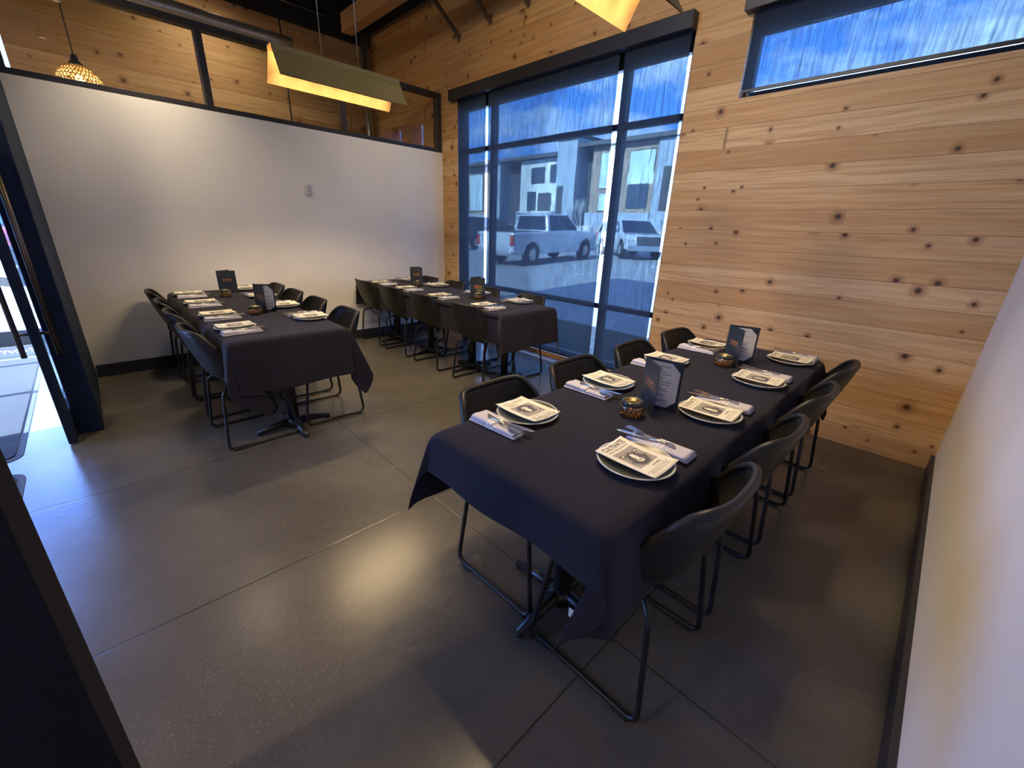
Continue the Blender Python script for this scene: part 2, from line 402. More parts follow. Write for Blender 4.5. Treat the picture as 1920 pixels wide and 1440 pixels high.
# clerestory on the partition: frame, mullions, panes
cw = tag(thing('window_3', 'black framed interior clerestory window on top of the left partition wall', 'clerestory window'), kind='structure')
box('sill', -.10, -.02+.02, -3.98, 0, 2.40, 2.445, m_black, cw, .002)
box('head', -.10, 0, -3.98, 0, 3.04, 3.095, m_black, cw, .002)
for y in (-3.965, -2.655, -1.350, -.035):
    box('mullion', -.10, 0, y-.028, y+.028, 2.445, 3.04, m_black, cw, .002)
for a, b_ in ((-3.94, -2.69), (-2.625, -1.385), (-1.32, -.065)):
    box('pane', -.056, -.050, a, b_, 2.445, 3.04, m_glass, cw)

# ------------------------------------------------------------------ exterior windows
def exterior_window(name, label, x0, x1, z0, z1, xm, zm):
    wdw = tag(thing(name, label, 'window'), kind='structure')
    f0, f1 = .085, .15
    def fr(b):
        add_box(b, x0, x0+.05, f0, f1, z0, z1); add_box(b, x1-.05, x1, f0, f1, z0, z1)
        add_box(b, x0+.05, x1-.05, f0, f1, z0, z0+.05); add_box(b, x0+.05, x1-.05, f0, f1, z1-.15, z1)
    obj('window_frame', fr, m_frame, wdw, bevel=.003)
    for xx in xm: box('mullion', xx-.032, xx+.032, f0-.01, f1, z0+.05, z1-.15, m_frame, wdw, .003)
    xs = [x0+.05]+[v for xx in xm for v in (xx-.032, xx+.032)]+[x1-.05]
    zs = [z0+.05]+[v for zz in zm for v in (zz-.028, zz+.028)]+[z1-.15]
    for i in range(0, len(xs), 2):
        for zz in zm: box('transom', xs[i], xs[i+1], f0, f1, zz-.028, zz+.028, m_frame, wdw, .003)
        for j in range(0, len(zs), 2): box('pane', xs[i], xs[i+1], .118, .124, zs[j], zs[j+1], m_glass, wdw)
    return wdw
exterior_window('window_1', 'large black framed storefront window with four rows of glass', WL, WR, WB, WT, (.945, 2.775), (.695, 2.395))
exterior_window('window_2', 'high black framed strip window at the upper right', X2, X3, Z2, WT, (), ())
for nm, (a, b_), z0, lab in (('window_valance', (.262, 3.424), 2.955, 'long black roller shade valance above the big window'), ('window_valance', (3.80, 5.40), 2.955, 'black shade valance over the high strip window')):
    v = thing(nm, lab, 'shade valance')
    box('fascia', a, b_, -.085, -.001, z0, 3.072, m_black, v, .004)
for x0, x1, z0, lab in ((.368, .922, .07, 'narrow left solar roller shade on the big window'), (.966, 2.748, .06, 'wide middle solar roller shade on the big window'),
                        (2.80, 3.400, .06, 'right solar roller shade on the big window beside the cedar wall'), (3.862, 5.31, 2.462, 'solar roller shade on the high strip window')):
    r = thing('roller_shade', lab, 'roller shade')
    obj('shade_fabric', lambda b: add_grid(b, lambda u, v: (x0+(x1-x0)*u, -.013+.004*math.sin(u*5+x0)*(1-v), z0+.01+(2.995-z0)*v), 24, 20), m_shade, r, True)
    box('hem_bar', x0, x1, -.019, -.007, z0, z0+.022, m_frame, r, .002)
    box('roller_tube', x0, x1, -.05, -.012, 2.975, 3.01, m_frame, r, .002)

# wall thermostat
th = thing('wall_thermostat', 'small white rectangular thermostat on the white partition wall', 'thermostat', (0, -1.847, 1.735))
box('body', 0, .018, -.032, .032, -.0, .115, m_plastic, th, .004); box('face', .018, .020, -.024, .024, .012, .1, mat('grey_plastic', (.5, .5, .49), .3), th, .002)

# ------------------------------------------------------------------ ceiling structure
o = obj('roof_beam', lambda b: add_box(b, -.85, XR, -.90, -.76, 3.70, 3.90), m_beam, bevel=.005); tag(o, 'brown glulam roof beam running parallel to the window wall', 'beam')
for i, x in enumerate((.415, .989, 1.573, 2.15, 2.73, 3.3, 3.88)):
    def br(b, x=x):
        a = Vector((x, -.012, 3.60)); c = Vector((x, -.55, 3.98)); n = Vector((0, .577, .817))*.022
        add_prism(b, [((a+n).y, (a+n).z), ((c+n).y, (c+n).z), ((c-n).y, (c-n).z), ((a-n).y, (a-n).z)], 0, x-.014, x+.014)
    nth = ('first', 'second', 'third', 'fourth', 'fifth', 'sixth', 'seventh')[i]
    tag(obj('wall_brace', br, m_dsteel), 'brown diagonal brace high on the cedar wall, %s from the partition corner' % nth, 'brace', 'diagonal braces above the big window')
def joist(y):
    def f(b):
        add_box(b, XF, XR, y-.03, y+.03, 4.24, 4.30); add_box(b, XF, XR, y-.03, y+.03, 3.98, 4.02)
    return f
for i, y in enumerate((-2.2, -3.4, -4.8, -6.2)):
    def jb(b, y=y):
        add_box(b, XF+.02, XR-.02, y-.03, y+.03, 4.27, 4.34); add_box(b, XF+.02, XR-.02, y-.03, y+.03, 3.98, 4.02)
        x = XF+.1; k = 0
        while x < XR-.45:
            z0_, z1_ = (4.0, 4.3) if k % 2 == 0 else (4.3, 4.0)
            add_tube(b, [(x, y, z0_), (x+.38, y, z1_)], .012, 6); x += .38; k += 1
    tag(obj('roof_joist', jb, m_dsteel), 'open-web steel roof joist, %s from the window wall' % ('first', 'second', 'third', 'fourth')[i], 'joist', 'open-web roof joists')
tag(obj('sprinkler_pipe', lambda b: add_tube(b, [(XF+.05, -.05, 4.10), (XR-.05, -.05, 4.10)], .016, 10), m_dsteel, None, True), 'thin brown pipe along the top of the cedar window wall', 'pipe')
tag(obj('conduit_pipe', lambda b: [add_tube(b, [(XF+.03, -3.9, 4.18), (XF+.03, -.3, 4.18)], .012, 8)], m_steel, None, True), 'thin pale conduit along the top of the far cedar wall', 'conduit')
for i, x in enumerate((-1.55, -1.2, -.8)):
    def fz(b, x=x):
        add_box(b, x-.015, x+.015, -3.9, -1.3, 4.28, 4.31)
    tag(obj('deck_rib', fz, m_steel), 'pale steel deck rib, %s from the far cedar wall' % ('first', 'second', 'third')[i], 'rib', 'steel deck ribs')
tag(obj('spiral_duct', lambda b: add_tube(b, [(-.55, -3.9+.25*i, 3.30) for i in range(10)], .075, 20), m_duct, None, True), 'spiral metal duct running above the clerestory window', 'duct')
tag(obj('drain_pipe', lambda b: add_tube(b, [(-1.72, -.16, 0), (-1.72, -.16, 2.2), (-1.72, -.16, 4.1)], .055, 16), m_steel, None, True), 'round steel pipe standing in the corner of the next room', 'pipe')
tag(obj('hanger_rod', lambda b: add_tube(b, [(-.9, -1.62, 0.02), (-.9, -1.62, 4.3)], .010, 8), m_black, None, True), 'thin black rod hanging behind the clerestory glass', 'rod')
def crumple(b):
    rnd = random.Random(3)
    add_tube(b, [(-.05, -1.75, 4.33), (-.1, -1.72, 4.1), (0.0, -1.6, 4.05), (.05, -1.4, 4.02)], .07, 8)
    bmesh.ops.subdivide_edges(b, edges=b.edges, cuts=2)
    for v in b.verts: v.co += Vector((rnd.uniform(-.03, .03), rnd.uniform(-.03, .03), rnd.uniform(-.03, .03)))
tag(obj('wire_bundle', crumple, m_dsteel), 'tangled grey wire and foil bundle under the roof', 'wiring')
tag(obj('hanging_wire', lambda b: add_tube(b, [(1.1, -.15, 4.32), (1.18, -.12, 4.05), (1.3, -.06, 3.9)], .004, 6), m_black, None, True), 'loose thin black wire dangling near the top of the cedar wall', 'wire')

# ------------------------------------------------------------------ trough lamps
def make_trough(name, label, loc, watts=16.0):
    L = 1.0; t = thing(name, label, 'pendant lamp', loc, 0, 'brass trough pendants')
    w_, h_ = .155, .205
    out = [(-w_, 0), (-.045, h_-.03), (-.045, h_), (.045, h_), (.045, h_-.03), (w_, 0)]
    th_ = .004
    def shell(b, off, y0, y1):
        pts = [(x*(1-off/.155), z-off*.6) for x, z in out] if off else out
        A = [b.verts.new((x, y0, z)) for x, z in pts]; B = [b.verts.new((x, y1, z)) for x, z in pts]
        for i in range(len(pts)-1): b.faces.new([A[i], B[i], B[i+1], A[i+1]])
    obj('shade_outer', lambda b: shell(b, 0, 0, L), m_brass, t, solid=.003)
    obj('shade_inner', lambda b: shell(b, .006, .002, L-.002), m_brassin, t, solid=.001)
    box('lamp_rail', -.018, .018, .04, L-.04, h_-.03, h_-.012, m_brass, t)
    for i in range(6):
        y = .1+i*(L-.2)/5
        obj('bulb', lambda b: add_lathe(b, [(0, -.020), (.012, -.016), (.016, 0), (.012, .012), (.006, .02)], 12, (0, y, h_-.05)), m_flame, t, True)
        interior_light('lamp_light', 'SPOT', (0, y, h_-.085), watts, WARM, .03, (0, 0, -1), t, 2.3, .7); interior_light('bulb_light', 'POINT', (0, y, h_-.085), 1.5, (1, .70, .34), .02, None, t)
    for y in (.37, .66):
        obj('suspension_cable', lambda b: add_tube(b, [(0, y, h_), (0, y, 4.3-loc[2])], .0035, 6), m_steel, t, True)
    return t
make_trough('trough_pendant', 'brass trough pendant hanging in front of the clerestory window', (1.555, -2.57, 2.40))
make_trough('trough_pendant', 'brass trough pendant cut by the top edge of the picture', (3.995, -2.60, 2.40))
make_trough('trough_pendant', 'brass trough pendant hanging behind the camera', (3.995, -6.4, 2.40))
# unseen ceiling spotlights: left-table one read from its floor glint, others added for light
def spotlight(loc, aim, e, label, ang=1.9):
    t = thing('ceiling_spotlight', label, 'spotlight', loc, 0, 'ceiling spotlights')
    obj('can', lambda b: add_tube(b, [(0, 0, .10), (0, 0, 0)], .045, 16), m_black, t, True)
    obj('stem', lambda b: add_tube(b, [(0, 0, .10), (0, 0, ZT-loc[2]-.01)], .008, 8), m_black, t, True)
    obj('lens', lambda b: add_lathe(b, [(0, -.002), (.038, -.002)], 16), m_white_em, t)
    interior_light('spot_light', 'SPOT', (0, 0, -.01), e, (1, .80, .55), .14, aim, t, ang)
spotlight((.45, -3.19, 3.3), (.0, .0, -1), 85, 'black ceiling spotlight over the left table')
spotlight((2.6, -4.6, 3.7), (-.9, .95, -.9), 80, 'added black ceiling spotlight nearest the entrance')
spotlight((4.2, -3.6, 3.7), (-.1, 1.2, -1.1), 80, 'added black ceiling spotlight above the camera')
spotlight((3.2, -3.4, 3.9), (-.1, 1.5, -.6), 170, 'added black ceiling spotlight aimed at the cedar wall over the big window')
spotlight((1.2, -1.0, 3.7), (-.3, .1, -1), 60, 'added black ceiling spotlight over the window table')
spotlight((-1.0, -2.2, 3.9), (-.45, .0, -.8), 60, 'added black ceiling spotlight in the next room', 2.4)

# rattan pendant in the next room
rp = thing('rattan_pendant', 'glowing woven rattan dome pendant behind the clerestory glass', 'pendant lamp', (-.6, -3.51, 2.46))
def weave(b):
    R, H, n = .172, .22, 34
    def P(a, s):
        ph = s*PI/2; r = R*math.sin(ph)**.8 if s > 0 else .02; return (max(.03, r)*math.cos(a), max(.03, r)*math.sin(a), H*(math.cos(ph)) if s < 1 else 0)
    for k in range(n):
        a = 2*PI*k/n
        for sgn in (1, -1): add_tube(b, [P(a+sgn*s/8*1.1, s/8) for s in range(9)], .0032, 5)
    for s in range(1, 9): add_tube(b, [P(2*PI*k/24, s/8) for k in range(25)], .004, 5)
obj('woven_shade', weave, m_rattan, rp, True)
obj('cap', lambda b: add_lathe(b, [(.0, .30), (.02, .29), (.03, .25), (.05, .225), (.045, .21)], 12), m_black, rp, True)
obj('cord', lambda b: add_tube(b, [(0.0, 0, .29), (0, 0, 1.95)], .006, 6), m_black, rp, True)
obj('bulb', lambda b: add_lathe(b, [(0, .04), (.03, .06), (.035, .09), (.02, .13), (0, .15)], 14), m_flame, rp, True)
interior_light('pendant_light', 'POINT', (0, 0, .02), 22, WARM, .04, None, rp)

# ------------------------------------------------------------------ chairs
def make_chair():
    t = thing('bucket_chair', 'x', 'chair')
    prof = [(.222, .418), (.228, .445), (.205, .468), (.12, .462), (.02, .448), (-.08, .442), (-.155, .455), (-.205, .505), (-.235, .575), (-.262, .655), (-.287, .735), (-.300, .790)]
    n = len(prof)-1
    def P(u, v):
        s = v*n; i = min(int(s), n-1); f = s-i
        x = prof[i][0]*(1-f)+prof[i+1][0]*f; z = prof[i][1]*(1-f)+prof[i+1][1]*f
        uu = u*2-1; a = abs(uu)
        hw = .225+.012*math.sin(v*PI) - .035*max(0, (v-.72)/.28)**1.5
        y = hw*math.sin(uu*PI/2*.92)/math.sin(PI/2*.92)
        seat = max(0, 1-v/.55); bk = max(0, min(1, (v-.45)/.3)); top = max(0, (v-.7)/.3)
        e = a**2.6
        z += e*(.025+.03*(1-seat)*(1-top)*1.3)
        x += e*bk*(.115-.045*top)
        jn = math.exp(-((v-.58)/.12)**2); z += e*.045*jn; x += e*.03*jn
        z -= top*(a**5)*.055
        z -= (1 if v < .1 else 0)*e*.02
        return (x, y, z)
    obj('seat_shell', lambda b: add_grid(b, P, 14, 26), m_leather, t, True, sub=1, solid=.024)
    def seam(b):
        pts = [P(.02, v/30) for v in range(4, 31)]+[P(.02+.96*k/14, 1.0) for k in range(1, 14)]+[P(.98, v/30) for v in range(30, 3, -1)]
        add_tube(b, pts, .0145, 8)
    obj('edge_piping', seam, m_leather, t, True)
    for sg in (1, -1):
        pth = fillet([(-.10, sg*.12, .425), (-.185, sg*.20, .405), (-.222, sg*.232, .012), (.222, sg*.232, .012), (.165, sg*.205, .40), (.10, sg*.13, .428)], .045, 6)
        l = obj('sled_leg', lambda b: add_tube(b, pth, .0095, 10), m_iron, t, True)
        for fx in (-.165, .165):
            obj('foot_glide', lambda b: add_box(b, fx-.03, fx+.03, sg*.232-.013, sg*.232+.013, 0, .012), m_foot, l, bevel=.003)
    obj('seat_bracket', lambda b: [add_tube(b, [(-.10, -.13, .425), (-.10, .13, .425)], .009, 8), add_tube(b, [(.10, -.14, .428), (.10, .14, .428)], .009, 8)], m_iron, t, True)
    return t
chair0 = make_chair(); used = [False]
def place(proto, flag, loc, rz, label, group):
    if not flag[0]:
        flag[0] = True; proto.location = loc; proto.rotation_euler = (0, 0, rz); tag(proto, label, None, group); return proto
    return dup(proto, loc, rz, label, group)

# ------------------------------------------------------------------ table settings
def make_plate():
    t = thing('dinner_plate', 'x', 'plate')
    obj('plate_body', lambda b: add_lathe(b, [(0, .003), (.07, .003), (.072, 0), (.078, 0), (.08, .005), (.118, .0165), (.1215, .0195), (.119, .0215), (.114, .0195)], 40), m_platerim, t, True)
    obj('plate_well', lambda b: add_lathe(b, [(.1145, .0197), (.098, .0135), (.082, .009), (0, .008)], 40), m_platein, t, True)
    return t
def make_card():
    """origin at plate base, card lies across the rim; +x = reader's right, +y = top of the card"""
    t = thing('menu_card', 'x', 'menu card')
    wd, ht = .148, .208; Z = .0225
    bend = lambda x, y: Z+.006*(y/(ht/2))**2*(.4+.6*(x > 0)*x/(wd/2))+.004*(x/(wd/2))**2
    obj('paper', lambda b: add_grid(b, lambda u, v: ((u-.5)*wd, (v-.5)*ht, bend((u-.5)*wd, (v-.5)*ht)), 10, 14), m_cream, t, True, solid=.0006)
    def drape(o, dz):
        for v in o.data.vertices: v.co.z = bend(v.co.x, v.co.y)+dz
        return o
    o = text_mesh('title_lettering', 'CULTIVATE', .030, m_ink, t, Matrix.Translation((0, .083, 0)), .74, .0004); drape(o, .0007)
    o = text_mesh('subtitle_lettering', 'Modern American Farm Food', .0085, m_ink, t, Matrix.Translation((0, .064, 0)), 1, .00005); drape(o, .0007)
    o = text_mesh('event_lettering', 'Event Menu', .009, m_ink, t, Matrix.Translation((.02, -.058, 0)), 1, .0002); drape(o, .0007)
    def lines(b):
        for yy, w_, x0 in ((-.067, .05, .02), (-.074, .115, 0), (-.080, .1, 0), (-.086, .11, 0)):
            add_grid(b, lambda u, v: (x0+(u-.5)*w_, yy+(v-.5)*.0016, bend(x0+(u-.5)*w_, yy)+.0007), 6, 1)
    obj('fine_print', lines, m_inkfade, t)
    sk = obj('animal_sketch', lambda b: add_grid(b, lambda u, v: ((u-.5)*.104, .003+(v-.5)*.098, bend((u-.5)*.104, .003+(v-.5)*.098)+.0007), 8, 8), m_sketch, t)
    def fan(b, cx, cy, fr, n, dz, a0=0):
        c = b.verts.new((cx, cy, bend(cx, cy)+dz)); R = []
        for k in range(n):
            a = 2*PI*k/n+a0; x, y = fr(a, k); x += cx; y += cy; R.append(b.verts.new((x, y, bend(x, y)+dz)))
        for k in range(n): b.faces.new([c, R[k], R[(k+1) % n]])
    rnd = random.Random(5)
    def fur(b):
        fan(b, 0, -.006, lambda a, k: ((.031 if k % 2 else .041+.007*rnd.random())*math.cos(a)*(.85 if math.sin(a) > 0 else 1.1), (.033 if k % 2 else .041+.006*rnd.random())*math.sin(a)), 72, .0011)
        for sg in (1, -1): fan(b, sg*.033, .026, lambda a, k: (.013*math.cos(a), .0075*math.sin(a)+sg*.003*math.cos(a)), 12, .0012)
    obj('sketch_head', fur, m_fur, sk)
    def face(b):
        fan(b, 0, .004, lambda a, k: (.010*math.cos(a), .019*math.sin(a)), 20, .0015)
        fan(b, 0, -.017, lambda a, k: (.014*math.cos(a), .011*math.sin(a)), 20, .0016)
        for sg in (1, -1): fan(b, sg*.033, .026, lambda a, k: (.007*math.cos(a), .0035*math.sin(a)), 10, .0016)
    obj('sketch_snout', face, m_cream, sk)
    def nos(b):
        for sg in (1, -1):
            fan(b, sg*.005, -.017, lambda a, k: (.003*math.cos(a), .0035*math.sin(a)), 10, .002); fan(b, sg*.012, .012, lambda a, k: (.0028*math.cos(a), .003*math.sin(a)), 10, .002)
    obj('sketch_nostrils', nos, m_ink, sk)
    return t
def make_napkin():
    t = thing('linen_napkin', 'x', 'napkin')
    def body(b):
        def f(u, v):   # rounded, slightly tapered fold; x along length (+x = towards the table centre)
            x = (u-.5)*.215; a = v*2*PI
            hw = .040*(1-.22*max(0, (u-.45)/.55)) ; hh = .0105*(1-.25*u)
            e = .55; cx, sx = math.cos(a), math.sin(a)
            return (x, hw*math.copysign(abs(cx)**e, cx), .0115+hh*math.copysign(abs(sx)**e, sx)*(1+.10*math.sin(x*90+a)))
        g_ = add_grid(b, f, 18, 28)
        bmesh.ops.remove_doubles(b, verts=b.verts, dist=.0001)
    obj('napkin_roll', body, m_napkin, t, True)
    def layer(b):
        def f(u, v):
            x = (u-.5)*.225+.002; a = v*2*PI; cx, sx = math.cos(a), math.sin(a)
            return (x, -.006+.042*(1-.3*u)*math.copysign(abs(cx)**.4, cx), .0045+.004*sx)
        add_grid(b, f, 14, 22); bmesh.ops.remove_doubles(b, verts=b.verts, dist=.0001)
    obj('napkin_underfold', layer, m_napkin, t, True)
    def flap(b):
        def f(u, v):
            x = -.105+u*.115; y = (v-.5)*.082; return (x, y*(1-.05*u), .0235+.0015*math.sin(v*7)-.006*(abs(v-.5)*2)**6)
        add_grid(b, f, 10, 10)
    obj('napkin_flap', flap, m_napkin, t, True, solid=.0018)
    return t
def make_knife():
    t = thing('dinner_knife', 'x', 'knife')
    def bl(b): add_prism(b, [(-.01, -.006), (.075, -.011), (.093, -.004), (.096, .003), (.06, .008), (-.01, .006)], 2, 0, .0016)
    obj('blade', bl, m_cutlery, t, bevel=.0005); obj('handle', lambda b: add_tube(b, [(-.10, 0, .001), (-.06, 0, .001), (-.01, 0, .001)], [.0045, .0055, .004], 10), m_cutlery, t, True)
    return t
def make_fork():
    t = thing('dinner_fork', 'x', 'fork')
    def head(b):
        add_prism(b, [(.02, -.004), (.035, -.011), (.055, -.012), (.055, .012), (.035, .011), (.02, .004)], 2, .0, .0016)
        for k in range(4): y = -.0102+k*.0068; add_box(b, .055, .092, y-.0018, y+.0018, .0004, .0018)
    obj('tines', head, m_cutlery, t); obj('handle', lambda b: add_tube(b, [(-.10, 0, .001), (-.05, 0, .001), (.02, 0, .001)], [.005, .004, .003], 10), m_cutlery, t, True)
    return t
protos = {}
for k, f in (('plate', make_plate), ('card', make_card), ('napkin', make_napkin), ('knife', make_knife), ('fork', make_fork)): protos[k] = (f(), [False])

TZ = .7545
def setting(px, py, face, where, grp, jit, nap=None):
    """face = angle the diner looks; where = location phrase"""
    R = lambda dx, dy: (px+dx*math.cos(face)-dy*math.sin(face), py+dx*math.sin(face)+dy*math.cos(face))  # dx forward, dy left
    def pl(k, x, y, z, rz, lab, g_): place(*protos[k], (x, y, z), rz, lab, g_)
    pl('plate', px, py, TZ+.001, 0, 'grey plate under the card, '+where, 'dinner plates '+grp)
    pl('card', *R(.0, .0), TZ+.003, face-PI/2+jit, 'cream card with animal sketch, '+where, 'menu cards '+grp)
    nx, ny = R(-.0, -(nap or .155))
    pl('napkin', nx, ny, TZ+.001, face+jit*.6, 'striped linen napkin, '+where, 'napkins '+grp)
    kx, ky = R(.055, -(nap or .155)+.012); fx, fy = R(.045, -(nap or .155)-.008)
    pl('knife', kx, ky, TZ+.027, face+.22+jit, 'steel knife in the napkin, '+where, 'knives '+grp)
    pl('fork', fx, fy, TZ+.0285, face-.10+jit, 'steel fork in the napkin, '+where, 'forks '+grp)

# ------------------------------------------------------------------ tables, cloths
def make_table(label, x0, x1, y0, y1, cols):
    t = thing('dining_table', label, 'table', ((x0+x1)/2, (y0+y1)/2, 0), 0, 'cloth covered dining tables')
    cx, cy = (x0+x1)/2, (y0+y1)/2
    box('tabletop', x0-cx+.012, x1-cx-.012, y0-cy+.012, y1-cy-.012, .72, .748, m_black, t, .004)
    for (a, b_) in cols:
        a -= cx; b_ -= cy
        obj('column', lambda b: add_tube(b, [(a, b_, .04), (a, b_, .715)], .036, 18), m_iron, t, True)
        obj('column_plate', lambda b: add_box(b, a-.14, a+.14, b_-.14, b_+.14, .708, .72), m_iron, t)
        bs = obj('cross_base', lambda b: [add_lathe(b, [(.0, .012), (.055, .012), (.055, .055), (.036, .075), (0, .075)], 16, (a, b_, 0))]+[
            add_tube(b, [(a, b_, .045), (a+dx*.12, b_+dy*.12, .04), (a+dx*.25, b_+dy*.25, .016)], [.030, .026, .016], 8) for dx, dy in ((1, 0), (-1, 0), (0, 1), (0, -1))], m_iron, t, True)
        for dx, dy in ((1, 0), (-1, 0), (0, 1), (0, -1)):
            obj('leveling_foot', lambda b: add_tube(b, [(a+dx*.24, b_+dy*.24, 0), (a+dx*.24, b_+dy*.24, .012)], .014, 10), m_foot, bs, True)
    return t
def make_cloth(label, x0, x1, y0, y1, dr, fold, seed, tagpos=None, tuck=False):
    """dr = drops (x0 side, x1 side, y0 side, y1 side); fold[(ix,iy)] = (length factor, lateral direction, angle)"""
    rnd = random.Random(seed); ph = [rnd.uniform(0, 6) for _ in range(6)]
    dx0, dx1, dy0, dy1 = dr
    step = .025
    def axis(a0, a1, d0, d1):
        n0 = max(8, int(d0/step)+1); n1 = max(8, int(d1/step)+1); m_ = int((a1-a0)/.05)
        L = [(-d0+d0*i/n0, 0) for i in range(n0)]+[(0, i/m_) for i in range(m_+1)]+[(d1*(i+1)/n1, 1) for i in range(n1)]
        return L
    AX, AY = axis(x0, x1, dx0, dx1), axis(y0, y1, dy0, dy1)
    bm = bmesh.new(); grid = []
    for (ox, tx) in AX:
        row = []
        for (oy, ty) in AY:
            X = x0+(x1-x0)*tx; Y = y0+(y1-y0)*ty; Z = TZ
            if ox == 0 and oy == 0:
                Z += .0006*math.sin(X*9+ph[0])*math.sin(Y*11)
                p = Vector((X, Y, Z))
            elif oy == 0 or ox == 0:
                o_ = ox if oy == 0 else oy; d_ = abs(o_); s = Y if oy == 0 else X
                nrm = Vector((math.copysign(1, o_), 0, 0)) if oy == 0 else Vector((0, math.copysign(1, o_), 0))
                end = min(ty, 1-ty) if oy == 0 else min(tx, 1-tx)
                ln = (y1-y0) if oy == 0 else (x1-x0)
                k = min(1, end*ln/.12)
                wv = math.sin(s*9+ph[1])*.5+math.sin(s*17+ph[2])*.3
                out = .012+d_*(.10+.10*wv*k)
                if tuck and ox == 0 and oy < 0: out = -.02-d_*.12+d_*.03*wv if tx < .985 else .01
                p = Vector((X, Y, TZ-d_*.985-.004))+nrm*(out if d_ > .02 else d_*.5)
            else:
                ix, iy = (1 if ox > 0 else 0), (1 if oy > 0 else 0)
                fac, lat, ang, lat2 = fold.get((ix, iy), (1.0, (.7, .7), .12, .1))
                a, b_ = abs(ox), abs(oy); r = math.hypot(a, b_); th = math.atan2(b_, a)/(PI/2)
                sx = 1 if ix else -1; sy = 1 if iy else -1
                L = r*(1+(fac-1)*math.sin(PI*th)**2)
                out = .012+r*.10
                e0 = Vector((sx*out*math.cos(th*PI/2), sy*out*math.sin(th*PI/2), 0))
                al = ang*math.sin(PI*th)+lat2*math.sin(2*PI*th)
                dirv = Vector((lat[0]*sx, lat[1]*sy, 0)).normalized()
                p = Vector((X, Y, TZ-.004))+e0+dirv*(L*math.sin(al))+Vector((0, 0, -L*math.cos(al)*.985))
            p.z = max(p.z, .02)
            row.append(bm.verts.new(p))
        grid.append(row)
    for i in range(len(AX)-1):
        for j in range(len(AY)-1): bm.faces.new([grid[i][j], grid[i+1][j], grid[i+1][j+1], grid[i][j+1]])
    o = obj('tablecloth', bm, m_cloth, None, True, sub=1, solid=.0015)
    tag(o, label, 'tablecloth', 'black tablecloths')
    if tagpos: tg = box('care_tag', tagpos[0]-.010, tagpos[0]+.010, tagpos[1]-.001, tagpos[1]+.001, tagpos[2]-.028, tagpos[2], m_page, o); tg['label'] = 'white care tag on the hem'
    return o
A = (4.202, 4.930, -3.051, -.700); B = (.116, 2.482, -3.324, -2.600); C = (.050, 2.765, -1.400, -.680)
make_table('front table beside the right wall, under a black cloth', *A, [(4.566, -2.70), (4.566, -1.88), (4.566, -1.08)])
make_table('left table near the entrance, under a black cloth', *B, [(.50, -2.96), (1.35, -2.96), (2.21, -2.96)])
make_table('table beside the big window, under a black cloth', *C, [(.38, -1.04), (1.15, -1.04), (1.95, -1.04), (2.45, -1.04)])
make_cloth('black cloth draped over the front table nearest the camera', *A, (.30, .31, .155, .28), {(0, 0): (1.02, (.15, .6), .20, .05), (1, 0): (1.4, (-.8, .35), .13, .22)}, 2, (4.878, -3.088, .505))
make_cloth('black cloth draped over the left table beside the partition wall', *B, (.25, .33, .29, .29), {(1, 0): (1.2, (.2, -.9), .30, .22), (1, 1): (1.15, (.5, .4), .12, -.22)}, 3)
make_cloth('black cloth draped over the table under the big window', *C, (.04, .33, .29, .29), {(1, 0): (1.25, (.4, .6), .16, .2), (1, 1): (1.1, (.5, -.5), .15, -.2)}, 4, None, True)

nth = ('nearest the camera', 'second from the camera', 'third from the camera', 'farthest from the camera')
def row(tname, side, face, pos, plates, grp, rnd):
    for i in range(4):
        wh = '%s side of the %s, %s' % (side, tname, nth[i])
        j = rnd.uniform(-.05, .05)
        place(chair0, used, (pos[i][0], pos[i][1], 0), face+rnd.uniform(-.03, .03), 'black leather bucket chair, '+wh, 'bucket chairs '+grp)
        setting(plates[i][0], plates[i][1], face, wh, grp, j)
rn = random.Random(11)
row('front table', 'right', PI, [(4.808, y) for y in (-2.665, -2.10, -1.50, -.90)], [(4.80, -2.705), (4.80, -2.125), (4.80, -1.515), (4.80, -.93)], 'on the right of the front table', rn)
row('front table', 'left', 0, [(4.325, y) for y in (-2.64, -2.08, -1.49, -.90)], [(4.325, -2.70), (4.325, -2.14), (4.325, -1.55), (4.33, -.98)], 'on the left of the front table', rn)
row('left table', 'near', PI/2, [(x, -3.195) for x in (2.11, 1.48, .94, .30)], [(x, -3.20) for x in (2.12, 1.60, .98, .41)], 'on the near side of the left table', rn)
row('left table', 'far', -PI/2, [(x, -2.67) for x in (2.05, 1.42, .84, .30)], [(x, -2.695) for x in (2.06, 1.45, .84, .26)], 'on the far side of the left table', rn)
row('window table', 'near', PI/2, [(x, -1.19) for x in (2.32, 1.59, .93, .32)], [(x, -1.25) for x in (2.37, 1.67, 1.0, .42)], 'on the near side of the window table', rn)
row('window table', 'window', -PI/2, [(x, -.79) for x in (2.31, 1.62, .98, .40)], [(x, -.78) for x in (2.40, 1.75, .97, .32)], 'on the window side of the window table', rn)

